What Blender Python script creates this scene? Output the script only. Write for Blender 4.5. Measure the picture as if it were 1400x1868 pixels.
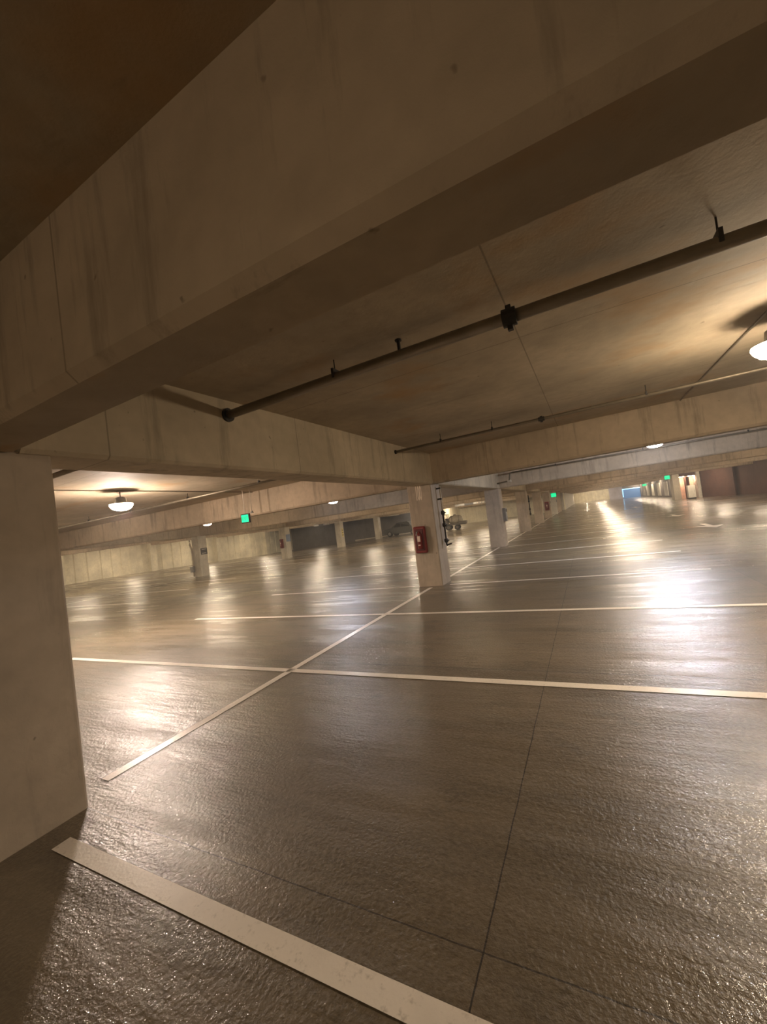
import bpy, bmesh, math, random
from mathutils import Vector, Matrix
random.seed(4)
S = bpy.context.scene
for o in list(bpy.data.objects): bpy.data.objects.remove(o)

# ------------------------------------------------------------------ camera
YAW, PITCH, ROLL, FPX, HCAM = -0.473196, 0.0222806, -0.125254, 729.4156, 1.72
fw = Vector((math.sin(YAW)*math.cos(PITCH), math.cos(YAW)*math.cos(PITCH), math.sin(PITCH)))
rt = Vector((math.cos(YAW), -math.sin(YAW), 0)); up = rt.cross(fw)
r2 = math.cos(ROLL)*rt + math.sin(ROLL)*up
u2 = -math.sin(ROLL)*rt + math.cos(ROLL)*up
cam = bpy.data.cameras.new('camera'); cam.sensor_fit = 'HORIZONTAL'; cam.sensor_width = 36
cam.lens = FPX*36/1400; cam.clip_start = 0.05; cam.clip_end = 400
camo = bpy.data.objects.new('camera', cam); S.collection.objects.link(camo)
M = Matrix((( r2.x, u2.x, -fw.x, 0), (r2.y, u2.y, -fw.y, 0), (r2.z, u2.z, -fw.z, HCAM), (0, 0, 0, 1)))
camo.matrix_world = M
S.camera = camo

# ------------------------------------------------------------------ world, exposure, lamp levels
W = bpy.data.worlds.new('night'); S.world = W; W.use_nodes = True
W.node_tree.nodes['Background'].inputs[0].default_value = (0.02, 0.022, 0.03, 1)
W.node_tree.nodes['Background'].inputs[1].default_value = 0.2
vsc = W.node_tree.nodes.new('ShaderNodeVolumeScatter')          # thin mist hanging in the garage
vsc.inputs['Color'].default_value = (.95, .93, .9, 1); vsc.inputs['Density'].default_value = .0024; vsc.inputs['Anisotropy'].default_value = .45
W.node_tree.links.new(vsc.outputs[0], W.node_tree.nodes['World Output'].inputs['Volume'])
S.view_settings.view_transform = 'Standard'; S.view_settings.look = 'None'
S.view_settings.gamma = 1; S.view_settings.exposure = 1.87; S.view_settings.use_curve_mapping = False
WARM = (1.0, 0.80, 0.57); COOL = (0.91, 0.915, 1.0); PEACH = (1.0, 0.76, 0.60)
LAMP = 70.0
S.cycles.use_denoising = True
S.cycles.max_bounces = 8; S.cycles.diffuse_bounces = 4; S.cycles.glossy_bounces = 3

# ------------------------------------------------------------------ levels of the slabs
PITCHY = 8.58; Y0 = 1.2
ORD = ['zeroth', 'first', 'second', 'third', 'fourth', 'fifth', 'sixth', 'seventh', 'eighth', 'ninth', 'tenth', 'eleventh', 'twelfth', 'thirteenth', 'fourteenth']
def smooth(t): t = max(0, min(1, t)); return t*t*(3-2*t)
def fz(x, y):
    if x > 2.3: z = 0.041
    elif x > -23.5: z = 0.018*x
    else: z = -0.423
    return z - 0.62*smooth((-23.5-x)/17)*smooth((y-20)/28)
def soff(x):                      # beam soffit level
    x = max(-23.5, min(4.0, x)); return 2.5 + 0.013*(x+3.4)
def ceil(x): return soff(x) + 0.76

# ------------------------------------------------------------------ helpers
def link(o, parent=None):
    S.collection.objects.link(o)
    if parent: o.parent = parent
    return o
def obj(name, bm, mat, parent=None, smooth_=False):
    me = bpy.data.meshes.new(name); bmesh.ops.recalc_face_normals(bm, faces=bm.faces[:]); bm.to_mesh(me); bm.free()
    if mat: me.materials.append(mat)
    if smooth_:
        for p in me.polygons: p.use_smooth = True
    return link(bpy.data.objects.new(name, me), parent)
def tag(o, label, cat, group=None, kind=None):
    if label: o['label'] = label
    if cat: o['category'] = cat
    if group: o['group'] = group
    if kind: o['kind'] = kind
    return o
def empty(name, loc, rz=0):
    o = bpy.data.objects.new(name, None); o.empty_display_size = .1; link(o); o.location = loc; o.rotation_euler = (0, 0, rz); return o
def box(bm, x0, x1, y0, y1, z0, z1, bevel=0):
    vs = [bm.verts.new((x, y, z)) for x in (x0, x1) for y in (y0, y1) for z in (z0, z1)]
    fs = [(0,1,3,2),(4,6,7,5),(0,4,5,1),(2,3,7,6),(0,2,6,4),(1,5,7,3)]
    f = [bm.faces.new([vs[i] for i in q]) for q in fs]
    if bevel:
        es = list({e for g in f for e in g.edges})
        bmesh.ops.bevel(bm, geom=es, offset=bevel, segments=2, affect='EDGES', profile=.5)
    return vs
def hexa(bm, P):                  # 8 points: bottom 4 (ccw) then top 4
    v = [bm.verts.new(p) for p in P]
    for q in ((0,3,2,1),(4,5,6,7),(0,1,5,4),(1,2,6,5),(2,3,7,6),(3,0,4,7)): bm.faces.new([v[i] for i in q])
def tube(bm, pts, r, n=12, cap=True):
    pts = [Vector(p) for p in pts]; rings = []
    for i, p in enumerate(pts):
        d = (pts[min(i+1, len(pts)-1)] - pts[max(i-1, 0)]).normalized()
        a = d.cross(Vector((0, 0, 1)))
        if a.length < .01: a = Vector((1, 0, 0))
        a.normalize(); b = d.cross(a)
        rr = r[i] if isinstance(r, (list, tuple)) else r
        rings.append([bm.verts.new(p + rr*(math.cos(t)*a + math.sin(t)*b)) for t in [2*math.pi*k/n for k in range(n)]])
    for A, B in zip(rings, rings[1:]):
        for k in range(n): bm.faces.new((A[k], A[(k+1) % n], B[(k+1) % n], B[k]))
    if cap: bm.faces.new(rings[0]); bm.faces.new(rings[-1])
def lathe(bm, prof, n=20, c=(0, 0, 0)):
    rings = []
    for r, z in prof:
        if r < 1e-4: rings.append([bm.verts.new((c[0], c[1], c[2]+z))])
        else: rings.append([bm.verts.new((c[0]+r*math.cos(2*math.pi*k/n), c[1]+r*math.sin(2*math.pi*k/n), c[2]+z)) for k in range(n)])
    for A, B in zip(rings, rings[1:]):
        for k in range(n):
            q = (k+1) % n
            if len(A) == 1: bm.faces.new((A[0], B[k], B[q]))
            elif len(B) == 1: bm.faces.new((A[k], A[q], B[0]))
            else: bm.faces.new((A[k], A[q], B[q], B[k]))
def prism(bm, poly, y0, y1):      # poly in (x,z), extruded along y
    a = [bm.verts.new((x, y0, z)) for x, z in poly]; b = [bm.verts.new((x, y1, z)) for x, z in poly]
    bm.faces.new(a); bm.faces.new(b[::-1])
    for i in range(len(poly)): j = (i+1) % len(poly); bm.faces.new((a[i], b[i], b[j], a[j]))
def copytree(o, parent=None):
    c = o.copy(); link(c); c.parent = parent
    for ch in list(o.children): copytree(ch, c)
    return c
def text(name, s, size, mat, parent, loc, rot, depth=.002, xs=1.0, bold=0.0):
    cu = bpy.data.curves.new(name, 'FONT'); cu.body = s; cu.size = size; cu.extrude = depth; cu.offset = bold; cu.align_x = 'CENTER'; cu.align_y = 'CENTER'
    cu.materials.append(mat)
    t = bpy.data.objects.new(name, cu); link(t)
    bpy.context.view_layer.update()
    me = bpy.data.meshes.new_from_object(t)
    bpy.data.objects.remove(t)
    t = bpy.data.objects.new(name, me); link(t, parent); t.location = loc; t.rotation_euler = rot; t.scale = (xs, 1, 1)
    return t

# ------------------------------------------------------------------ materials
class N:
    def __init__(s, name):
        s.m = bpy.data.materials.new(name); s.m.use_nodes = True; s.t = s.m.node_tree; s.b = s.t.nodes['Principled BSDF']
        s.pos = s.t.nodes.new('ShaderNodeNewGeometry').outputs['Position']
    def n(s, ty, **kw):
        x = s.t.nodes.new(ty)
        for k, v in kw.items(): setattr(x, k, v)
        return x
    def l(s, a, b): s.t.links.new(a, b)
    def put(s, inp, v):
        if isinstance(v, (int, float, tuple)): inp.default_value = v
        else: s.l(v, inp)
    def math(s, op, a, b=0.0, c=0.0, clamp=False):
        x = s.n('ShaderNodeMath', operation=op, use_clamp=clamp)
        for i, v in enumerate((a, b, c)): s.put(x.inputs[i], v)
        return x.outputs[0]
    def noise(s, scale, vec=(1, 1, 1), detail=4, rough=.55, off=(0, 0, 0), src=None):
        mp = s.n('ShaderNodeMapping'); s.l(src or s.pos, mp.inputs[0]); mp.inputs['Scale'].default_value = vec; mp.inputs['Location'].default_value = off
        x = s.n('ShaderNodeTexNoise'); x.inputs['Scale'].default_value = scale; x.inputs['Detail'].default_value = detail; x.inputs['Roughness'].default_value = rough
        s.l(mp.outputs[0], x.inputs['Vector']); return x.outputs['Fac']
    def ramp(s, f, a, b, va=0.0, vb=1.0):
        x = s.n('ShaderNodeMapRange'); s.l(f, x.inputs[0]); 
        for i, v in enumerate((a, b, va, vb)): x.inputs[i+1].default_value = v
        return x.outputs[0]
    def mix(s, f, a, b, mode='MIX'):
        x = s.n('ShaderNodeMix', data_type='RGBA', blend_type=mode)
        s.put(x.inputs[0], f); s.put(x.inputs[6], a if not isinstance(a, tuple) else (*a, 1)[:4]); s.put(x.inputs[7], b if not isinstance(b, tuple) else (*b, 1)[:4])
        return x.outputs[2]
    def bump(s, h, strength=.3, dist=.01, nrm=None):
        x = s.n('ShaderNodeBump'); x.inputs['Strength'].default_value = strength; x.inputs['Distance'].default_value = dist; s.l(h, x.inputs['Height'])
        if nrm: s.l(nrm, x.inputs['Normal'])
        return x.outputs[0]
def flat(name, col, rough=.5, metal=0, emit=None, estr=0):
    k = N(name); k.b.inputs['Roughness'].default_value = rough; k.b.inputs['Metallic'].default_value = metal
    f = k.noise(6, detail=3)
    c = k.mix(k.ramp(f, .3, .7), tuple(x*.85 for x in col), tuple(min(1, x*1.12) for x in col)); k.l(c, k.b.inputs['Base Color'])
    if emit:
        k.b.inputs['Emission Color'].default_value = (*emit, 1); k.b.inputs['Emission Strength'].default_value = estr
    return k.m
def concrete(name, base, streak=.5, rust=0.0, dark=.38, panel=None, spec=.25):
    k = N(name)
    c = k.mix(k.ramp(k.noise(.9, detail=6), .3, .7), tuple(x*.78 for x in base), tuple(x*1.15 for x in base))
    c = k.mix(k.ramp(k.noise(7, detail=5), .35, .75, 0, .35), c, tuple(x*.6 for x in base))
    if streak:                    # vertical run marks
        s_ = k.ramp(k.noise(4.6, (1, 1, .10), detail=6, rough=.68, off=(3, 7, 0)), .53, .68, 0, streak)
        c = k.mix(s_, c, tuple(x*dark for x in base))
    if rust:
        a = k.ramp(k.noise(.75, (1, 1.3, 1), detail=6, off=(8.3, 2.2, 0)), .55, .72, 0, rust)
        c = k.mix(a, c, (base[0]*.95, base[1]*.66, base[2]*.35))
        a = k.ramp(k.noise(1.5, (.5, 2.2, 1), detail=7, rough=.7, off=(1, 5, 0)), .6, .72, 0, rust*.8)
        c = k.mix(a, c, tuple(x*.42 for x in base))
    pits = k.ramp(k.noise(14, (1, 1, .8), detail=2, off=(4, 4, 4)), .73, .78, 0, .6)
    c = k.mix(pits, c, tuple(x*.3 for x in base))
    if panel:                     # form-board joints: list of (axis, position)
        sp = k.n('ShaderNodeSeparateXYZ'); k.l(k.pos, sp.inputs[0])
        for ax, per, off in panel:
            m = k.math('FLOORED_MODULO', k.math('SUBTRACT', sp.outputs[ax], off), per)
            f = k.math('LESS_THAN', m, .012)
            c = k.mix(k.math('MULTIPLY', f, .6), c, tuple(x*.35 for x in base))
    k.l(c, k.b.inputs['Base Color'])
    k.b.inputs['Roughness'].default_value = .75; k.b.inputs['Specular IOR Level'].default_value = spec
    k.l(k.bump(k.noise(18, detail=6, rough=.65), .25, .012), k.b.inputs['Normal'])
    return k.m

CB = (.36, .30, .225)
M_beam = concrete('beam_concrete', (.52, .415, .295), streak=.6, panel=[(0, 9.2, -2.0)])
M_gird = concrete('girder_concrete', (.56, .47, .335), streak=.5, panel=[(1, 2.44, 1.9)])
M_col = concrete('column_concrete', (.50, .412, .315), streak=.35)
M_ceil = concrete('ceiling_concrete', (.45, .375, .27), streak=0, rust=.6, panel=[(0, 6.1, -.4), (1, 3.05, 1.0)])
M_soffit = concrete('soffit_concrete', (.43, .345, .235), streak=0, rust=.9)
M_wall = concrete('wall_concrete', (.62, .56, .45), streak=.5, dark=.6, panel=[(1, 6.0, 1.0)])
M_wcream = concrete('cream_wall', (.80, .74, .57), streak=.25, dark=.75)
M_wgrey = concrete('grey_wall', (.17, .15, .135), streak=.3)
M_wred = concrete('red_brown_wall', (.10, .05, .037), streak=.35)
M_white = concrete('white_painted_block', (.62, .58, .50), streak=.2, dark=.75)
M_lav = concrete('lavender_wall', (.55, .53, .62), streak=.1)  # wall concrete with a lavender base colour
M_pipe = flat('galvanised_pipe', (.26, .22, .16), .45, .55)
M_dark = flat('dark_steel', (.035, .03, .025), .5, .5)
M_steel = flat('grey_steel', (.32, .31, .29), .4, .6)
M_cream = flat('cream_paint', (.62, .54, .42), .5)
M_num = flat('faded_white_stencil', (.95, .80, .66), .6)
M_red = flat('red_enamel', (.20, .022, .018), .35)
M_redd = flat('dark_red_enamel', (.10, .012, .010), .35)
M_pinkw = flat('white_extinguisher_label', (.80, .62, .52), .5)
M_green = flat('green_lit_panel', (.01, .4, .2), .4, emit=(.0, .28, .10), estr=1.1)
M_gtext = flat('dim_green_letters', (.0, .15, .07), .5, emit=(.0, .12, .05), estr=1)
M_sign = flat('dark_sign_face', (.05, .045, .04), .5)
M_signl = flat('pale_sign_lettering', (.45, .42, .36), .5)
M_blue = flat('blue_grey_sign_face', (.16, .21, .30), .5)
M_yel = flat('yellow_sign_face', (.75, .62, .16), .5)
M_tyre = flat('tyre_rubber', (.03, .03, .03), .8)
M_car = flat('dark_grey_car_paint', (.07, .07, .065), .3, .3)
M_glass = flat('dark_car_glass', (.02, .022, .025), .08)
M_tank = flat('dusty_tan_tank', (.32, .28, .21), .55)
M_bed = flat('brown_grey_bed', (.12, .105, .085), .6)
M_bluep = flat('glowing_blue_shutter', (.05, .10, .20), .4, emit=(.10, .26, .5), estr=.16)  # faint emission puts the blue light into the curtain itself
M_bstrip = flat('blue_light_strip', (.3, .6, .9), .4, emit=(.25, .6, .9), estr=.8)
M_nich = flat('peach_plaster', (.80, .52, .38), .7)
M_down = flat('downlight_lens', (1, .9, .8), .4, emit=(1, .68, .48), estr=14)
M_led = flat('small_white_beacon', (1, 1, 1), .4, emit=(.9, .95, 1), estr=60)
def lampmat(name, col, st):
    k = N(name); k.b.inputs['Base Color'].default_value = (.9, .9, .9, 1)
    k.b.inputs['Emission Color'].default_value = (*col, 1); k.b.inputs['Emission Strength'].default_value = st
    k.m.cycles.emission_sampling = 'FRONT_BACK'
    return k.m
M_lw = lampmat('warm_lamp_bowl', WARM, LAMP); M_lc = lampmat('cool_lamp_bowl', COOL, LAMP*2.0); M_lp = lampmat('peach_lamp_bowl', (1, .80, .66), LAMP*2.2); M_ln = lampmat('small_cool_lamp_bowl', COOL, LAMP*.7); M_ld = lampmat('added_dim_lamp_bowl', WARM, LAMP*.36)

def floor_mat():
    k = N('wet_concrete_floor')
    sp = k.n('ShaderNodeSeparateXYZ'); k.l(k.pos, sp.inputs[0]); X, Y = sp.outputs[0], sp.outputs[1]
    A = (.108, .081, .048); B = (.178, .137, .084)
    c = k.mix(k.ramp(k.noise(.55, (1, 1, 1), detail=6), .3, .7), A, B)
    st = k.ramp(k.noise(1.1, (.28, 1.6, 1), detail=6, rough=.6, off=(2, 1, 0)), .48, .66, 0, .8)
    c = k.mix(st, c, (.068, .052, .031))
    c = k.mix(k.ramp(k.noise(2.3, (.8, 1.2, 1), detail=7, rough=.7, off=(7, 3, 0)), .56, .68, 0, .6), c, (.06, .046, .028))
    c = k.mix(k.ramp(k.noise(45, detail=3, rough=.6), .4, .75, 0, .35), c, (.30, .25, .18))
    lane = k.math('GREATER_THAN', X, 2.2)
    c = k.mix(k.math('MULTIPLY', lane, .45), c, (.10, .082, .06))
    wob = k.ramp(k.noise(3.0, detail=4), 0, 1, -.008, .008)
    def jl(coord, p, w, amt, per=None):
        v = k.math('SUBTRACT', k.math('ADD', coord, wob), p - w)
        if per: v = k.math('FLOORED_MODULO', v, per)
        a = k.math('MULTIPLY', k.math('LESS_THAN', v, 2*w), k.math('GREATER_THAN', v, 0.0))
        return k.math('MULTIPLY', a, amt)
    J = None
    for cd, p, w, amt, per in ((X, -.58, .0035, .95, None), (X, -6.6, .008, .8, None), (X, -9.6, .012, .7, None), (X, 2.2, .008, .4, None), (X, -14.2, .012, .7, None), (X, -17.8, .012, .7, None),
                               (Y, 1.51, .0035, .8, PITCHY), (Y, 4.33, .006, .7, PITCHY), (X, 5.2, .01, .6, None)):
        j = jl(cd, p, w, amt, per); J = j if J is None else k.math('MAXIMUM', J, j)
    c = k.mix(J, c, (.018, .013, .008))
    k.l(c, k.b.inputs['Base Color'])
    wet = k.ramp(k.noise(.42, (.6, 1.3, 1), detail=6, rough=.62, off=(5, 9, 0)), .38, .60)
    wet2 = k.ramp(k.noise(1.5, (.25, 2.4, 1), detail=6, rough=.62, off=(1, 2, 0)), .38, .60)
    w = k.math('MULTIPLY', k.math('ADD', k.math('MULTIPLY', wet, .75), .25), k.math('ADD', k.math('MULTIPLY', wet2, .75), .25))
    k.l(k.math('SUBTRACT', .55, k.math('MULTIPLY', w, .2)), k.b.inputs['Roughness'])
    k.b.inputs['Specular IOR Level'].default_value = .65
    n0 = k.bump(k.noise(1.3, (.5, 1.7, 1), detail=3), .6, .03)
    n0 = k.bump(k.noise(5, (.3, 1.8, 1), detail=4, rough=.6, off=(2, 2, 0)), .8, .010, n0)
    n1 = k.bump(k.noise(46, detail=3, rough=.6, off=(1, 6, 0)), 1.0, .006, n0)
    k.l(n1, k.b.inputs['Normal'])
    k.l(k.ramp(w, .05, .75, .18, 1.0), k.b.inputs['Coat Weight']); k.b.inputs['Coat Roughness'].default_value = .055
    n3 = k.bump(k.noise(44, detail=3, rough=.6, off=(3, 1, 0)), 1.0, .0062, n0)
    k.l(n3, k.b.inputs['Coat Normal'])
    return k.m
M_floor = floor_mat()
def paint_mat():
    k = N('wet_white_line_paint')
    c = k.mix(k.ramp(k.noise(30, detail=5, rough=.7), .56, .72, 0, .45), (.88, .80, .70), (.30, .25, .18))
    c = k.mix(k.ramp(k.noise(2.2, detail=5), .5, .75, 0, .35), c, (.52, .45, .36))
    k.l(c, k.b.inputs['Base Color']); k.b.inputs['Roughness'].default_value = .38
    k.l(k.bump(k.noise(60, detail=3), .35, .004), k.b.inputs['Normal'])
    k.b.inputs['Coat Weight'].default_value = .25; k.b.inputs['Coat Roughness'].default_value = .25
    return k.m
M_paint = paint_mat()

# ------------------------------------------------------------------ setting: floor, ceiling, walls
XS = [-43.2] + [-23.5 - 17*i/8 for i in range(8, 0, -1)] + [-23.5, -13, -3.7, 2.3, 24]
YS = [-22, 0, 10] + [20 + 28*i/8 for i in range(9)] + [80, 128]
bm = bmesh.new(); G = [[bm.verts.new((x, y, fz(x, y))) for y in YS] for x in XS]
for i in range(len(XS)-1):
    for j in range(len(YS)-1): bm.faces.new((G[i][j], G[i+1][j], G[i+1][j+1], G[i][j+1]))
floor = obj('floor', bm, M_floor); tag(floor, None, None, kind='structure')

def strip(name, x0, x1, y0, y1, mat=M_paint):
    xs = sorted({x0, x1} | {x for x in (-23.5, 2.3) if x0 < x < x1} | {x for x in XS if x0 < x < x1}); ys = sorted({y0, y1} | {y for y in YS if y0 < y < y1})
    bm = bmesh.new(); g = [[bm.verts.new((x, y, fz(x, y)+.004)) for y in ys] for x in xs]
    for i in range(len(xs)-1):
        for j in range(len(ys)-1): bm.faces.new((g[i][j], g[i+1][j], g[i+1][j+1], g[i][j+1]))
    return obj(name, bm, mat, floor)
for k in range(22):
    y = 1.25 + 2.77*k; h = .052
    if k == 0: strip('parking_line', -3.22, 1.9, y-h, y+h); strip('parking_line', -9.2, -4.2, y-h, y+h)
    elif k % 3 == 0: strip('parking_line', -3.3, 1.9, y-h, y+h); strip('parking_line', -9.2, -4.25, y-h, y+h)
    else: strip('parking_line', -9.2, 1.9, y-h, y+h)
    if k < 16:
        strip('parking_line', -22.9, -16.9, y-h, y+h)
    if k < 13 and k > 1:
        strip('parking_line', -29.5, -24.2, y-h, y+h); strip('parking_line', -42.4, -37, y-h, y+h)
NCOL = 8
for k in range(-1, NCOL-1):
    strip('dividing_line', -3.75, -3.65, Y0+PITCHY*k+.56, Y0+PITCHY*(k+1)-.50)
    if k < 5: strip('dividing_line', -23.55, -23.45, Y0+PITCHY*k+.5, Y0+PITCHY*(k+1)-.46)
def arrow(x, y, s=1.0):
    bm = bmesh.new(); P = [(-.1, -1.0), (.1, -1.0), (.1, .1), (.42, 0), (0, .95), (-.42, 0), (-.1, .1)]
    v = [bm.verts.new((x + a*s, y - b*s, fz(x, y)+.004)) for a, b in P]; bm.faces.new(v)
    return obj('direction_arrow', bm, M_paint, floor)
a1 = arrow(3.85, 18.7, 1.0); a2 = arrow(4.05, 26.5, 1.0); a2 = arrow(3.85, 44, 1.0)

bm = bmesh.new(); xs = [-43.2, -23.5, 4.0, 24]
prism(bm, [(x, ceil(x)) for x in xs] + [(24, 3.9), (-43.2, 3.9)], -22, 128)
tag(obj('ceiling', bm, M_ceil), None, None, kind='structure')

def ribwall(name, p0, p1, zb0, zb1, zt, mat, rib=.9, depth=.07, th=.25, period=None):
    """wall between two floor points with vertical ribs on the side facing the garage (left of p0->p1)"""
    p0, p1 = Vector(p0), Vector(p1); L = (p1-p0).length; d = (p1-p0)/L; n = Vector((-d.y, d.x))
    pts = []; s = 0; rng = random.Random(7)
    while s < L:
        w = rib*rng.uniform(.75, 1.3)
        pts += [(s, depth), (min(L, s+w*.62), depth), (min(L, s+w*.68), 0), (min(L, s+w*.94), 0)]; s += w
    pts.append((L, 0))
    bm = bmesh.new(); front = []
    for s, q in pts:
        t = s/L; P = p0 + d*s + n*q; front.append((P, zb0*(1-t)+zb1*t))
    back = [(p1 - n*th, zb1), (p0 - n*th, zb0)]
    ring = front + back
    lo = [bm.verts.new((P.x, P.y, z-.02)) for P, z in ring]; hi = [bm.verts.new((P.x, P.y, zt)) for P, z in ring]
    for i in range(len(ring)): j = (i+1) % len(ring); bm.faces.new((lo[i], lo[j], hi[j], hi[i]))
    bm.faces.new(hi); bm.faces.new(lo[::-1])
    return obj(name, bm, mat)
def wallbox(name, x0, x1, y0, y1, z0, z1, mat):
    bm = bmesh.new(); box(bm, x0, x1, y0, y1, z0, z1); o = obj(name, bm, mat); o['kind'] = 'structure'; return o
wl = ribwall('wall_left', (-42.6, 50), (-42.6, -22), -1.04, -.43, ceil(-40), M_wcream, rib=1.1, depth=.09); wl['kind'] = 'structure'
for y in (9.8, 18.3, 26.9, 35.5, 44.1):   # wall piers
    bm = bmesh.new(); box(bm, -42.5, -42.05, y-.35, y+.35, fz(-42.2, y)-.02, ceil(-40)); obj('wall_pier', bm, M_wcream, wl)
wallbox('wall_left_far', -42.6, -18.6, 50.0, 50.3, -1.15, ceil(-40), M_wgrey)
bm = bmesh.new(); hexa(bm, [(-30.6, 49.72, fz(-30.6, 49.9)), (-18.6, 49.72, fz(-18.6, 49.9)), (-18.6, 49.99, fz(-18.6, 50)), (-30.6, 49.99, fz(-30.6, 50)),
                            (-30.6, 49.72, fz(-30.6, 49.9)+.16), (-18.6, 49.72, fz(-18.6, 49.9)+.16), (-18.6, 49.99, fz(-18.6, 50)+.16), (-30.6, 49.99, fz(-30.6, 50)+.16)])
tag(obj('concrete_curb', bm, M_cream), 'low pale curb along the foot of the dark grey wall behind the car', 'curb')
wb = ribwall('wall_back', (-3.2, 67), (-18.6, 63), -.06, -.33, 2.9, M_wcream, rib=1.5, depth=.08); wb['kind'] = 'structure'
wallbox('wall_back_return', -18.9, -18.6, 50.0, 64.5, -.5, 3.1, M_wcream)
wallbox('wall_corridor', -3.6, -3.3, 66.2, 118.2, -.1, 3.2, M_white)
wc = ribwall('wall_end', (4.9, 118), (-3.3, 118), .05, -.06, 3.3, M_wcream, rib=.9, depth=.12); wc['kind'] = 'structure'
wallbox('wall_end_pale', 4.19, 6.8, 101.0, 101.2, 0, 3.3, M_lav)
wallbox('wall_end_dark', 6.8, 10.09, 101.2, 101.4, 0, 3.3, M_wgrey)
wallbox('wall_rear', -43, 24, -22.3, -22, -.5, 3.6, M_wgrey)
wallbox('wall_right', 22, 22.3, -22, 44, 0, 3.6, M_wgrey)
# long side wall beyond the lobby, pale panels between dark piers
sw = wallbox('wall_right_far', 10.1, 10.4, 53.65, 118.2, .03, 3.35, M_wgrey)
for i in range(7):
    y = 55.5 + i*6.4; bm = bmesh.new(); box(bm, 10.02, 10.1, y, y+3.1, .25, 2.25); obj('pale_panel', bm, M_white, sw)
# red-brown wall at the right
bm = bmesh.new()
def slab(bm, a, b, th, z0, z1):
    a, b = Vector(a), Vector(b); d = (b-a).normalized(); n = Vector((-d.y, d.x))*th
    P = [a, b, b+n, a+n]; hexa(bm, [(p.x, p.y, z0) for p in P] + [(p.x, p.y, z1) for p in P])
slab(bm, (10.45, 51.6), (17.8, 30.2), .3, .02, 3.32); wr = obj('wall_right_red', bm, M_wred); wr['kind'] = 'structure'
bm = bmesh.new(); slab(bm, (11.75, 47.35), (11.95, 46.75), -.12, .04, 3.3); obj('wall_pier', bm, M_wred, wr)
bm = bmesh.new(); slab(bm, (17.8, 30.2), (22, 30.2), .3, .02, 3.32); w2 = obj('wall_right_near', bm, M_wred); w2['kind'] = 'structure'

# ------------------------------------------------------------------ beams and girders
def beam(y, x0, x1, label, group=None, name='ceiling_beam'):
    xs = [x0] + [x for x in (-23.5, 4.0) if x0 < x < x1] + [x1]; b = .045
    y0, y1 = y-.18, y+.18
    bm = bmesh.new(); rows = []
    for x in xs:
        s, c = soff(x), ceil(x)+.02
        rows.append([bm.verts.new(p) for p in ((x, y0, c), (x, y0, s+b), (x, y0+b, s), (x, y1-b, s), (x, y1, s+b), (x, y1, c))])
    for A, B in zip(rows, rows[1:]):
        for i in range(6): j = (i+1) % 6; bm.faces.new((A[i], A[j], B[j], B[i]))
    bm.faces.new(rows[0]); bm.faces.new(rows[-1][::-1])
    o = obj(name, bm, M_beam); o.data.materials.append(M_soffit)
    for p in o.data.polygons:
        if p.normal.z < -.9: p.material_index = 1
    return tag(o, label, 'beam', group)
ordn = {1: 'just behind the column with the red extinguisher cabinet', 2: 'second beyond the column with the red extinguisher cabinet', 3: 'third beyond the column with the red extinguisher cabinet'}
for k in range(-1, 13):
    y = Y0 - .04 + PITCHY*k if k else 1.15
    xr = 21.9 if y < 30 else (10.0 if y > 50 else 10.3 + (51.6-y)*.34 - .35)
    lr = {0: 'huge brown concrete beam crossing the top of the picture right overhead', 1: 'deep stained concrete beam from the extinguisher column to the right edge',
          2: 'concrete beam behind the white lamp on the right, second from overhead'}.get(k)
    beam(y, -3.42, xr, lr or 'distant concrete beam over the right-hand drive aisle, %s one from overhead' % ORD[k+1], None if lr else 'distant right aisle beams')
    if k < 8:
        xl = -23.8 if y < 49 else -18.5
        if y < 62:
            ll = {0: 'concrete beam running left from the big foreground column', 1: 'concrete beam crossing the left bay behind the green exit sign',
                  2: 'concrete beam crossing the left bay above the small white lamp'}.get(k)
            beam(y, xl+.3, -3.95, ll or 'distant concrete beam over the left-hand bays, %s one from the camera' % ORD[k+1], None if ll else 'distant left bay beams')
        if y < 49: beam(y, -42.6, -23.85, 'concrete beam over the far left bays by the pale ribbed wall, %s one' % ORD[k+1], 'far left bay beams')
def girder(x0, x1, y0, y1, label, b=.03):
    bm = bmesh.new(); P = []
    for y in (y0, y1):
        P.append([bm.verts.new((x, y, z)) for x, z in ((x0, ceil(x0)+.02), (x0, soff(x0)+b), (x0+b, soff(x0)), (x1-b, soff(x1)), (x1, soff(x1)+b), (x1, ceil(x1)+.02))])
    for i in range(6): j = (i+1) % 6; bm.faces.new((P[0][i], P[0][j], P[1][j], P[1][i]))
    bm.faces.new(P[0]); bm.faces.new(P[1][::-1])
    tag(obj('ceiling_girder', bm, M_gird), label, 'girder')
for k in range(-1, 7):
    ya, yb = Y0-.04+PITCHY*k+.18, Y0-.04+PITCHY*(k+1)-.18
    if k == -1: yb = 1.15-.18
    if k == 0: ya = 1.15+.18
    girder(-3.93, -3.40, ya, yb, {-1: 'concrete girder over the foreground column, nearest the camera', 0: 'pale concrete girder between the foreground column and the extinguisher column',
           1: 'concrete girder just beyond the extinguisher column'}.get(k, 'distant concrete girder along the middle column row, bay %s' % {2: 'third from the camera', 3: 'fourth from the camera', 4: 'fifth from the camera', 5: 'sixth from the camera', 6: 'last before the end wall'}.get(k)))
girder(-23.8, -23.2, -22, 49.9, 'long concrete girder over the left column row far across the garage')

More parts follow.
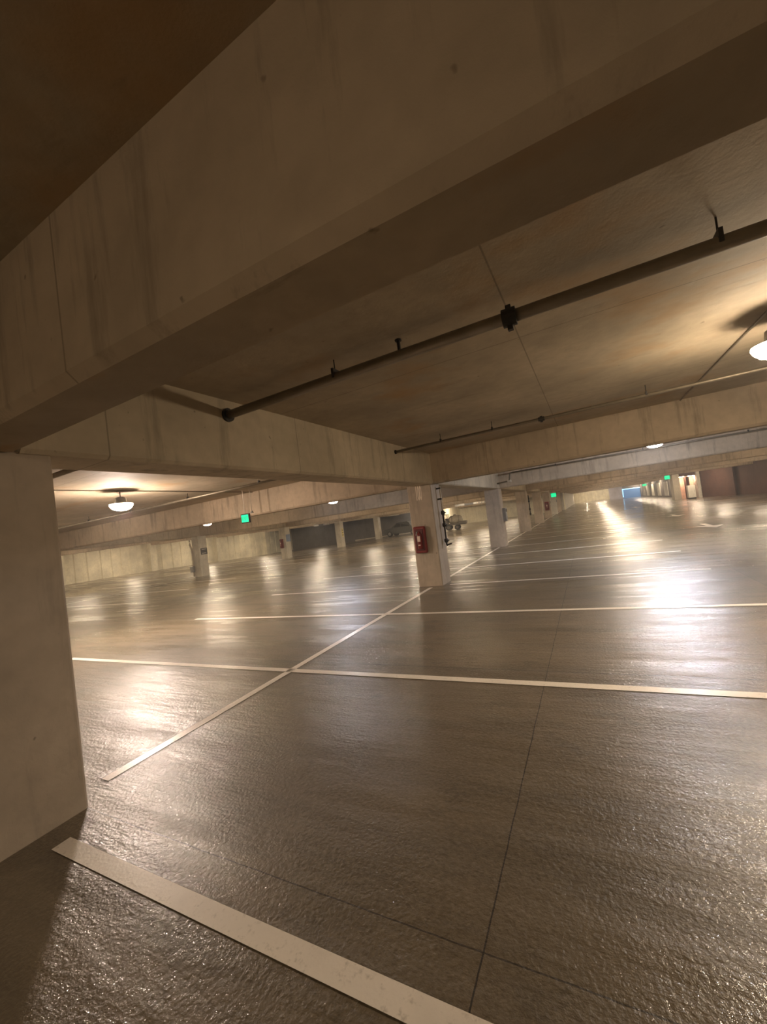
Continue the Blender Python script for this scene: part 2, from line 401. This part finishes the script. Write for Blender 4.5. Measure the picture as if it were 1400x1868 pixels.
# ------------------------------------------------------------------ columns
def column(cx, cy, label, group=None, w=.65, d=.65, mat=M_col):
    zb = fz(cx, cy)-.03; zt = soff(cx-.1)+.02
    bm = bmesh.new(); box(bm, -w/2, w/2, -d/2, d/2, zb, zt)
    es = [e for e in bm.edges if abs(e.verts[0].co.z-e.verts[1].co.z) > 1]
    bmesh.ops.bevel(bm, geom=es, offset=.018, segments=1, affect='EDGES')
    o = obj('concrete_column', bm, mat); o.location = (cx, cy, 0)
    return tag(o, label, 'column', group)
labA = {0: 'large plain concrete column at the left edge of the foreground', 1: 'concrete column with faded number and red extinguisher cabinet, centre',
        2: 'concrete column with a small grey box, next behind the extinguisher column', 3: 'concrete column second behind the extinguisher column, pipe on its side',
        4: 'stained concrete column third behind the extinguisher column', 5: 'distant column with small red extinguisher cabinet in the middle row', 6: 'distant pale column behind the far green exit sign', 7: 'farthest concrete column of the middle row, by the white wall'}
cols = {}
for k in range(0, 8):
    cols[k] = column(-3.775, Y0+PITCHY*k+(0.02 if k else 0), labA[k], mat=M_white if k == 6 else M_col)
column(-3.775, Y0-PITCHY, 'concrete column behind the viewpoint')
labB = {2: 'left-row column with dark sign and pipe on its side', 3: 'left-row column with red extinguisher and blue-grey sign', 4: 'left-row column with narrow yellow sign', 5: 'left-row column just left of the parked dark car'}
colB = {}
for k in range(0, 6):
    colB[k] = column(-23.5, Y0+PITCHY*k-.06*k, labB.get(k, 'left-row concrete column hidden beyond the foreground column'), group=None if k in labB else 'hidden left-row columns', mat=M_wall)

# faded number stencilled near the top of the extinguisher column, running down it
c1 = cols[1]; yf = -.327
n1 = text('number_marking', '100', .50, M_num, c1, (-.02, yf, 2.29), (math.pi/2, 0, 0), depth=.0015, xs=.23, bold=.012)
n1['label'] = 'faded white stencilled number'

# ------------------------------------------------------------------ extinguisher cabinets
def cabinet(x, y, z, label, s=1.0):
    r = empty('extinguisher_cabinet', (x, y, z)); r.scale = (s, s, s)
    bm = bmesh.new(); box(bm, -.16, .16, -.10, 0, -.34, .34, .035); obj('case', bm, M_red, r)
    bm = bmesh.new(); box(bm, -.105, .105, -.112, -.100, -.27, .27, .01); d = obj('recessed_door', bm, M_redd, r)
    bm = bmesh.new(); lathe(bm, [(0, -.22), (.05, -.215), (.062, -.19), (.062, .12), (.05, .17), (.02, .195), (.02, .23), (0, .235)], 16, (.005, -.125, -.01)); e = obj('extinguisher', bm, M_red, r, True)
    bm = bmesh.new(); box(bm, -.03, .05, -.2, -.186, -.04, .10, .006); obj('extinguisher_label', bm, M_pinkw, e)
    bm = bmesh.new(); box(bm, -.02, .04, -.2, -.186, -.14, -.11, .004); obj('extinguisher_label', bm, M_pinkw, e)
    bm = bmesh.new(); tube(bm, [(.005, -.13, .2), (-.04, -.16, .21), (-.06, -.16, .12)], .012, 8); obj('extinguisher_handle', bm, M_steel, e)
    return tag(r, label, 'fire extinguisher')
cabinet(-3.875, Y0+PITCHY+.02-.325, 1.13, 'red fire extinguisher cabinet on the centre column face', 1.0)
cabinet(-3.78, Y0+5*PITCHY+.02-.325, 1.15, 'small distant red extinguisher cabinet on a middle-row column', 1.3)
cabinet(-23.6, Y0+3*PITCHY-.18-.325, .88, 'red extinguisher cabinet on a left-row column across the garage', 1.15)

# ------------------------------------------------------------------ signs on columns
def plate(name, x, y, z, w, h, nrm, mat, label, cat='sign', bars=0, barmat=None):
    """flat sign plate; nrm '+x' or '-y'"""
    rz = 0 if nrm == '-y' else math.pi/2
    r = empty(name, (x, y, z), rz)
    bm = bmesh.new(); box(bm, -w/2, w/2, -.03, 0, -h/2, h/2, .006); obj('sign_panel', bm, mat, r)
    if bars:
        for i in range(bars):
            zz = h*.3 - i*h*.6/max(1, bars-1); bm = bmesh.new(); box(bm, -w*.36, w*.36*(1-.2*(i % 2)), -.034, -.029, zz-h*.05, zz+h*.05); obj('lettering_band', bm, barmat, r)
    return tag(r, label, cat)
plate('column_sign', -23.175, Y0+2*PITCHY-.12+.05, 1.22, .50, .42, '+x', M_sign, 'dark rectangular sign on the left-row column nearest the camera', bars=2, barmat=M_signl)
plate('column_sign', -23.175, Y0+3*PITCHY-.18+.02, 1.30, .52, .62, '+x', M_blue, 'blue-grey square sign beside a red extinguisher cabinet', bars=0)
plate('column_sign', -23.175, Y0+4*PITCHY-.24+.02, 1.05, .25, .85, '+x', M_yel, 'narrow yellow vertical sign on a left-row column', bars=3, barmat=M_sign)
plate('column_sign', -3.445, Y0+6*PITCHY+.02, 1.55, .55, .38, '+x', M_sign, 'small dark sign on the pale column below the distant exit sign', bars=1, barmat=M_signl)
plate('column_sign', -3.445, Y0+5*PITCHY+.02, 1.5, .2, .2, '+x', M_sign, 'tiny dark plate on the distant extinguisher column side')
t = empty('electrical_box', (-3.449, Y0+2*PITCHY+.12, 1.32))
bm = bmesh.new(); box(bm, 0, .14, -.16, .16, -.3, .3, .01); obj('box_body', bm, M_steel, t)
bm = bmesh.new(); box(bm, .14, .15, -.12, .12, .12, .25); obj('cover_window', bm, M_dark, t)
tag(t, 'small grey electrical box on the side of the column behind the extinguisher column', 'electrical box')

# ------------------------------------------------------------------ exit signs
def exit_sign(x, y, z, label, w=.34, h=.28, ztop=None, group=None, rods=True):
    r = empty('exit_sign', (x, y, z))
    bm = bmesh.new(); box(bm, -w/2, w/2, -.03, .03, -h/2, h/2, .012); obj('housing', bm, M_dark, r)
    bm = bmesh.new(); box(bm, -w/2+.03, w/2-.03, -.036, -.028, -h/2+.03, h/2-.03); p = obj('lit_panel', bm, M_green, r)
    text('lettering', 'EXIT', h*.52, M_gtext, p, (0, -.038, 0), (math.pi/2, 0, 0), .002, .8)
    if rods:
        bm = bmesh.new(); tube(bm, [(-.02, 0, h/2), (-.02, 0, ztop-z)], .012, 8); obj('hanger_rod', bm, M_cream, r)
        bm = bmesh.new(); tube(bm, [(.28, 0, h/2+.02), (.28, 0, ztop-z)], .010, 8); c = obj('conduit', bm, M_pipe, r)
        bm = bmesh.new(); lathe(bm, [(0, -.06), (.055, -.06), (.03, 0), (0, .01)], 10, (.28, 0, h/2+.05)); obj('conduit_cap', bm, M_steel, c)
    return tag(r, label, 'exit sign', group)
exit_sign(-9.25, 8.9, 2.32, 'green lit exit sign hanging in the left bay', ztop=ceil(-9.2))
exit_sign(-3.55, 51.2, 2.24, 'green lit exit sign at the far end of the middle column row', w=.62, h=.5, ztop=ceil(-3.5))
exit_sign(7.35, 49.5, 2.50, 'green lit exit sign just left of the warm-lit lobby', w=.5, h=.42, ztop=ceil(7))
exit_sign(9.5, 88, 2.3, 'faint green exit sign farthest away near the blue shutter', w=.7, h=.4, ztop=ceil(9))

# ------------------------------------------------------------------ pipes along the ceiling
def hangers(par, xs, y, zf, r, zt):
    for x in xs:
        z = zf(x)
        bm = bmesh.new(); tube(bm, [(x, y, z+r), (x, y, zt(x))], .006, 6)
        box(bm, x-.012, x+.012, y-r-.006, y+r+.006, z-r*.2, z+r+.03); obj('hanger', bm, M_dark, par)
def pipe(y, x0, x1, dz, r, label, hx, couple=(), group=None, flange=True):
    zf = lambda x: ceil(x) - dz
    xs = [x0] + [x for x in (-23.5, 4.0) if x0 < x < x1] + [x1]
    rt = empty('sprinkler_pipe', (0, 0, 0))
    bm = bmesh.new(); tube(bm, [(x, y, zf(x)) for x in xs], r, 14); obj('pipe_run', bm, M_pipe, rt, True)
    hangers(rt, hx, y, zf, r, ceil)
    for x in couple:
        bm = bmesh.new(); tube(bm, [(x-.05, y, zf(x-.05)), (x+.05, y, zf(x+.05))], r*1.45, 14); box(bm, x-.02, x+.02, y-.02, y+.02, zf(x)-r*2.1, zf(x)+r*1.9); obj('coupling', bm, M_dark, rt)
    if flange:
        bm = bmesh.new(); tube(bm, [(x1 if flange == 'r' else x0, y, zf(x0)), (x0+.03, y, zf(x0))], r*1.6, 14); obj('wall_collar', bm, M_dark, rt)
    return tag(rt, label, 'pipe', group)
pipe(3.18, -3.40, 9.0, .17, .047, 'thick grey sprinkler pipe under the near ceiling panel', [-1.95, .9, 3.9, 6.9], [-.36])
bm = bmesh.new(); par = [o for o in bpy.data.objects if o.name == 'sprinkler_pipe'][0]
x = -1.28; tube(bm, [(x, 3.18, ceil(x)-.14), (x, 3.18, ceil(x)-.04)], .016, 8); lathe(bm, [(0, 0), (.03, 0), (.03, .012), (0, .012)], 10, (x, 3.18, ceil(x)-.045)); obj('sprinkler_head', bm, M_dark, par)
pipe(7.5, -3.40, 14.0, .16, .026, 'thin conduit pipe in front of the stained beam on the right', [-2.4, -1.4, 1.0, 3.6, 6.2], [-.55])
pipe(17.55, -2.72, 18, .20, .03, 'thin pipe behind the white lamp on the right', [-1, 2, 5, 8, 11], flange=False)
t = empty('sprinkler_pipe', (0, 0, 0)); zc = ceil(-2.7)-.20
bm = bmesh.new(); tube(bm, [(-2.72, 17.55, zc), (-2.82, 17.6, zc-.03), (-2.86, 17.65, zc-.28), (-2.95, 17.7, zc-.33), (-3.4, 17.7, zc-.36)], .032, 12); obj('pipe_run', bm, M_pipe, t, True)
bm = bmesh.new(); tube(bm, [(-2.80, 17.65, zc-.33), (-2.94, 17.68, zc-.33)], .055, 12); obj('elbow', bm, M_cream, t)
tag(t, 'short pipe with a bright elbow dropping beside the second column', 'pipe')
for k in range(0, 4):
    yy = 3.18+PITCHY*k; l = {0: 'near', 1: 'second', 2: 'third', 3: 'fourth'}[k]
    pipe(7.5+PITCHY*k, -23.1, -3.95, .16, .03, 'thin pale pipe under the left ceiling, %s bay away' % l, [-21, -18, -15, -12.6, -9.9, -7.2], flange=False)
    if k: pipe(yy, -3.40, 9.0, .17, .047, 'grey sprinkler pipe under the right ceiling, %s bay away' % l, [-1.9, .9, 3.9], flange=False)
    pipe(yy, -23.1, -3.95, .17, .04, 'dark sprinkler pipe under the left ceiling, %s bay away' % l, [-20, -16, -12, -8], flange=False)
# conduits to the lamps, along the aisles
def conduit(x, y0, y1, label):
    bm = bmesh.new(); tube(bm, [(x, y0, ceil(x)-.015), (x, y1, ceil(x)-.015)], .012, 8); tag(obj('electrical_conduit', bm, M_pipe), label, 'conduit')
conduit(1.80, 1.4, 9.55, 'thin conduit on the ceiling leading to the right-edge lamp')
conduit(1.80, 10.0, 18.1, 'thin conduit on the ceiling leading to the white lamp on the right')
conduit(-9.5, 1.4, 9.55, 'thin dark conduit on the left ceiling between near lamp and exit sign')
conduit(-9.5, 10.0, 18.1, 'thin conduit on the left ceiling leading to the small white lamp')

# ------------------------------------------------------------------ standpipe on the extinguisher column
t = empty('standpipe', (-3.36, Y0+PITCHY+.12, 0))
bm = bmesh.new(); tube(bm, [(0, 0, 2.44), (0, 0, 1.80)], .022, 10); obj('painted_riser', bm, M_cream, t, True)
bm = bmesh.new(); tube(bm, [(0, 0, 1.80), (0, 0, .92), (.02, 0, .88)], .026, 10); obj('dark_riser', bm, M_dark, t, True)
for z in (1.74, 1.42, 1.02):
    bm = bmesh.new(); lathe(bm, [(0, -.05), (.045, -.05), (.055, 0), (.045, .05), (0, .05)], 12, (0, 0, z)); box(bm, 0, .08, -.012, .012, z-.012, z+.012); obj('valve', bm, M_dark, t)
bm = bmesh.new(); tube(bm, [(0, 0, .90), (.13, .02, .93)], .02, 8); obj('outlet', bm, M_dark, t)
for z in (2.38, 2.1):
    bm = bmesh.new(); box(bm, -.09, .02, -.03, .03, z-.02, z+.02); obj('bracket', bm, M_dark, t)
tag(t, 'vertical standpipe with dark valves on the side of the extinguisher column', 'pipe')
t = empty('standpipe', (-3.37, Y0+3*PITCHY+.1, 0))
bm = bmesh.new(); tube(bm, [(0, 0, 2.2), (0, 0, .9)], .03, 10); obj('riser', bm, M_dark, t, True)
for z in (1.8, 1.3, 1.0):
    bm = bmesh.new(); lathe(bm, [(0, -.05), (.05, -.05), (.06, 0), (.05, .05), (0, .05)], 10, (0, 0, z)); obj('valve', bm, M_dark, t)
tag(t, 'dark vertical standpipe on the distant second column behind the extinguisher column', 'pipe')
t = empty('downpipe', (-23.9, Y0+2*PITCHY-.12-.36, 0))
bm = bmesh.new(); tube(bm, [(-.05, 0, 2.05), (-.08, 0, 1.75), (.06, 0, 1.45), (.06, 0, -.38)], .06, 12); obj('pipe_run', bm, M_cream, t, True)
bm = bmesh.new(); box(bm, -.12, .2, -.16, .0, -.1, .3, .03); obj('collar_box', bm, M_steel, t)
tag(t, 'pale drain pipe running down the left-row column with the dark sign', 'pipe')

# ------------------------------------------------------------------ ceiling lamps
def make_lamp(mat):
    r = empty('ceiling_lamp', (0, 0, 0))
    bm = bmesh.new(); lathe(bm, [(.228, .022), (.235, 0), (.215, -.045), (.17, -.09), (.09, -.12), (0, -.13)], 20); obj('glass_bowl', bm, mat, r, True)
    bm = bmesh.new(); lathe(bm, [(0, .021), (.225, .021), (.24, .026), (.15, .05), (.12, .07), (.11, .16), (.06, .19), (0, .19)], 20); obj('housing', bm, M_steel, r, True)
    bm = bmesh.new(); tube(bm, [(0, 0, .18), (0, 0, .34)], .012, 8); box(bm, -.055, .055, -.055, .055, .31, .345); obj('stem', bm, M_pipe, r)
    return r
protos = {}
def lamp(x, y, kind, label, group=None):
    mat = {'w': M_lw, 'c': M_lc, 'p': M_lp, 'd': M_ld, 'n': M_ln}[kind]
    o = make_lamp(mat) if kind not in protos else copytree(protos[kind]); protos.setdefault(kind, o)
    o.location = (x, y, ceil(x)-.345)
    for k_ in ('group',):
        if k_ in o: del o[k_]
    return tag(o, label, 'lamp', group)
special = {(-9.5, 0): ('p', 'bright warm dome lamp hanging over the left bay'), (1.9, 1): ('c', 'cool white dome lamp under the beams on the right'),
           (-9.5, 1): ('n', 'small white dome lamp over the left bay, centre'), (-17.3, 1): ('w', 'small warm dome lamp just above the left-row column with the dark sign'), (1.9, 0): ('w', 'warm dome lamp cut by the right edge of the picture')}
for x in (-38.6, -29.5, -17.3, -9.5, 1.9, 9.3):
    for k in range(0, 13):
        y = 5.45 + PITCHY*k
        if x < -20 and y > 48: continue
        if x == -17.3 and y > 60: continue
        if x == -9.5 and y > 62: continue
        if x == 9.3 and (k < 2 or y > 112): continue
        if y > 112: continue
        xx = x
        kd, lb = special.get((x, k), ('w', None))
        if lb: lamp(xx, y, kd, lb)
        else: lamp(xx, y, kd, 'dome lamp hung between beams, %s bay away, %s' % (ORD[k+1], {-38.6: 'by the pale left wall', -29.5: 'beyond the left column row', -17.3: 'before the left column row', -9.5: 'over the left bay', 1.9: 'over the right-hand stalls', 9.3: 'over the right-hand aisle'}[x]),
                   'dome lamps %s' % {-38.6: 'by the left wall', -29.5: 'beyond the left row', -17.3: 'before the left row', -9.5: 'over the left bay', 1.9: 'over the right stalls', 9.3: 'over the right aisle'}[x])

lamp(3.6, 114.2, 'w', 'added dome lamp lighting the cream end wall, right of two'); lamp(-.6, 114.2, 'w', 'added dome lamp lighting the cream end wall, left of two')  # extra pair outside the lamp grid, added to brighten the end wall
lamp(-.6, -3.4, 'd', 'added dim dome lamp in the bay above and behind the viewpoint')  # unseen fill lamp, added to light the near face of the overhead beam
for x, y in ((-9.5, -3.1), (-17.3, -3.1), (-9.5, -11.7), (1.9, -11.7), (9.3, -11.7)):  # unseen lamps added behind the camera for more light on the overhead beam
    lamp(x, y, 'w', 'added ceiling dome lamp behind the viewpoint, %s' % {(-9.5, -3.1): 'in the next bay on the left', (-17.3, -3.1): 'far out on the left', (-9.5, -11.7): 'two bays back on the left', (1.9, -11.7): 'two bays back straight behind', (9.3, -11.7): 'two bays back on the right'}[(x, y)], 'added dome lamps behind the viewpoint')

# ------------------------------------------------------------------ clearance bars hanging over the lanes
def bar(x, y, z, w, label):
    r = empty('clearance_bar', (x, y, z))
    bm = bmesh.new(); box(bm, -w/2, w/2, -.04, .04, -.09, .09, .01); obj('bar', bm, M_steel, r)
    bm = bmesh.new(); box(bm, -w*.18, w*.12, -.05, -.04, -.08, .08); obj('dark_band', bm, M_sign, r)
    bm = bmesh.new()
    for i in range(3):
        c = w*(.26+.09*i); vs = [bm.verts.new((c-w*.035, -.045, .07)), bm.verts.new((c+w*.035, -.045, .07)), bm.verts.new((c, -.045, -.07))]; bm.faces.new(vs)
    obj('white_marks', bm, M_cream, r)
    for s in (-1, 1):
        bm = bmesh.new(); tube(bm, [(s*w*.4, 0, .08), (s*w*.4, 0, ceil(x)-z)], .01, 6); obj('hanger', bm, M_dark, r)
    return tag(r, label, 'sign')
bar(-24.9, 34.2, 2.13, 2.0, 'small hanging clearance bar with white marks, left of the yellow-sign column')
bar(-8.9, 33.5, 2.25, 2.6, 'hanging clearance bar with white arrows seen above the tank truck')

# ------------------------------------------------------------------ parked car
def car():
    r = empty('parked_car', (-23.55, 46.2, fz(-22, 46)-.0), math.radians(-4))
    prof = [(.0, .42), (.03, .78), (.25, .95), (1.25, 1.08), (1.95, 1.62), (2.2, 1.70), (3.5, 1.72), (3.75, 1.60), (4.05, 1.18), (5.2, 1.12), (5.35, .95), (5.35, .45), (4.9, .36), (.4, .34)]
    bm = bmesh.new(); a = [bm.verts.new((x, -.92 if z < 1.2 else -.74, z)) for x, z in prof]; b = [bm.verts.new((x, .92 if z < 1.2 else .74, z)) for x, z in prof]
    bm.faces.new(a); bm.faces.new(b[::-1])
    for i in range(len(prof)): j = (i+1) % len(prof); bm.faces.new((a[i], b[i], b[j], a[j]))
    obj('body', bm, M_car, r)
    for x0, x1, x2, x3 in ((1.55, 2.6, 2.6, 2.05), (2.7, 3.85, 3.6, 2.7)):
        for s in (-1, 1):
            bm = bmesh.new(); vs = [bm.verts.new(p) for p in ((x0, s*.935, 1.14), (x1, s*.935, 1.14), (x2, s*.77, 1.6), (x3, s*.77, 1.6))]; bm.faces.new(vs); obj('side_window', bm, M_glass, r)
    bm = bmesh.new(); vs = [bm.verts.new(p) for p in ((1.27, -.78, 1.12), (1.27, .78, 1.12), (1.93, .68, 1.63), (1.93, -.68, 1.63))]; bm.faces.new(vs); obj('windscreen', bm, M_glass, r)
    for x in (.95, 4.3):
        for s in (-1, 1):
            bm = bmesh.new(); tube(bm, [(x, s*.70, .36), (x, s*.94, .36)], .36, 24); w = obj('wheel', bm, M_tyre, r)
            bm = bmesh.new(); tube(bm, [(x, s*.93, .36), (x, s*.95, .36)], .21, 16); obj('hubcap', bm, M_steel, w)
    for s in (-1, 1):
        bm = bmesh.new(); box(bm, 1.55, 1.7, s*.92, s*1.05, 1.12, 1.25, .02); obj('mirror', bm, M_car, r)
    bm = bmesh.new(); box(bm, -.02, .02, -.75, -.45, .68, .82); box(bm, -.02, .02, .45, .75, .68, .82); obj('headlights', bm, M_steel, r)
    return tag(r, 'dark grey parked pickup-like car behind the left column row', 'car')
car()
t = empty('beacon_lamp', (-19.9, 48.3, 1.62)); bm = bmesh.new(); lathe(bm, [(0, -.1), (.09, -.06), (.1, .02), (.06, .08), (0, .1)], 12); obj('lens', bm, M_led, t, True)
bm = bmesh.new(); tube(bm, [(0, 0, .08), (0, 0, ceil(-19.9)-1.62)], .015, 6); obj('stem', bm, M_dark, t); tag(t, 'small brilliant white light shining above the parked car', 'lamp')

# ------------------------------------------------------------------ tank truck
def truck():
    r = empty('tank_truck', (-14.75, 43.2, fz(-13.8, 43.5)), math.radians(10))
    bm = bmesh.new(); box(bm, .0, 2.55, -.55, .55, .52, .72, .02); obj('chassis', bm, M_bed, r)
    bm = bmesh.new(); box(bm, 1.75, 2.62, -.62, .62, .62, .90, .03); obj('flat_bed', bm, M_bed, r)
    bm = bmesh.new(); prism(bm, [(.0, .45), (-.05, 1.0), (.15, 1.1), (.55, 1.1), (.55, .45)], -.55, .55); cab = obj('cab_front', bm, M_bed, r)
    bm = bmesh.new(); box(bm, -.02, .62, -.58, .58, 1.72, 1.80, .02); obj('cab_roof', bm, M_bed, r)
    for x in (.03, .56):
        for s in (-1, 1):
            bm = bmesh.new(); tube(bm, [(x, s*.52, .95), (x, s*.52, 1.74)], .03, 8); obj('cab_post', bm, M_dark, r)
    bm = bmesh.new(); box(bm, .3, .58, -.4, .4, .9, 1.35, .04); obj('seat', bm, M_dark, r)
    # horizontal tank, long axis across the bed, hooped
    bm = bmesh.new(); P = [(.60, .03), (.64, .28), (.85, .46), (1.40, .52), (1.95, .46), (2.16, .28), (2.2, .03)]
    rings = []
    for x, rr in P:
        rings.append([bm.verts.new((x, rr*1.0*math.cos(q), 1.10 + rr*math.sin(q))) for q in [2*math.pi*k/20 for k in range(20)]])
    for A, B in zip(rings, rings[1:]):
        for q in range(20): bm.faces.new((A[q], A[(q+1) % 20], B[(q+1) % 20], B[q]))
    bm.faces.new(rings[0]); bm.faces.new(rings[-1]); tk = obj('tank', bm, M_tank, r, True)
    bm = bmesh.new(); lathe(bm, [(0, 0), (.14, 0), (.14, .08), (0, .09)], 14, (1.35, 0, 1.61)); obj('tank_hatch', bm, M_dark, tk)
    for x in (1.02, 1.78):
        bm = bmesh.new(); tube(bm, [(x-.02, 0, 1.10), (x+.02, 0, 1.10)], .50, 24); obj('tank_strap', bm, M_dark, tk)
    for x, rr in ((.62, .33), (1.55, .28)):
        for s in (-1, 1):
            bm = bmesh.new(); tube(bm, [(x, s*.42, rr), (x, s*.66, rr)], rr, 24); w = obj('wheel', bm, M_tyre, r)
            bm = bmesh.new(); tube(bm, [(x, s*.65, rr), (x, s*.675, rr)], rr*.55, 16); obj('hub', bm, M_bed, w)
    return tag(r, 'small tan tank truck with open cab parked beyond the columns', 'truck')
truck()

# ------------------------------------------------------------------ warm-lit lobby block and cabinet
t = empty('lobby_block', (0, 0, 0)); zt = 2.57
bm = bmesh.new(); box(bm, 8.15, 8.75, 52.0, 53.6, .03, zt+.75); obj('left_pier', bm, M_wall, t)
bm = bmesh.new(); box(bm, 10.15, 10.42, 51.6, 53.6, .03, zt+.75); obj('right_pier', bm, M_white, t)
bm = bmesh.new(); box(bm, 9.35, 9.6, 52.15, 53.6, .03, 2.35); obj('middle_pier', bm, M_wred, t)
bm = bmesh.new(); box(bm, 8.75, 10.15, 53.3, 53.5, .03, 2.45); obj('back_wall', bm, M_nich, t)
bm = bmesh.new(); box(bm, 8.75, 10.15, 52.1, 53.5, 2.42, zt+.75); obj('header', bm, M_wred, t)
for x in (9.05, 9.88):
    bm = bmesh.new(); box(bm, x-.22, x+.22, 52.4, 52.9, 2.39, 2.42); obj('downlight', bm, M_down, t)
tag(t, 'warm peach-lit lobby recess with two downlights, far right', 'lobby')
t = empty('storage_cabinet', (9.28, 50.2, fz(9, 50)))
bm = bmesh.new(); box(bm, -.31, .31, -.35, .35, .14, 1.38, .02); obj('body', bm, M_white, t)
bm = bmesh.new(); box(bm, -.29, .29, -.33, .33, 0, .14); obj('plinth', bm, M_dark, t)
bm = bmesh.new(); box(bm, .2, .23, -.37, -.35, .7, .9); obj('handle', bm, M_steel, t)
tag(t, 'pale grey cabinet on a dark plinth in front of the lobby', 'cabinet')

# blue shutter at the very end
t = empty('roller_shutter', (8.45, 101.08, .04))
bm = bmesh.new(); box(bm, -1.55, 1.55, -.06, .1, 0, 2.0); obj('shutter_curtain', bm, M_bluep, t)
bm = bmesh.new(); box(bm, -1.6, 1.6, -.16, -.06, 1.9, 2.04); obj('light_strip', bm, M_bstrip, t)
bm = bmesh.new(); box(bm, -1.7, -1.58, -.16, -.06, 0.3, 2.04); obj('light_strip', bm, M_bstrip, t)
tag(t, 'blue-lit shutter with a bright blue edge at the far end', 'shutter')
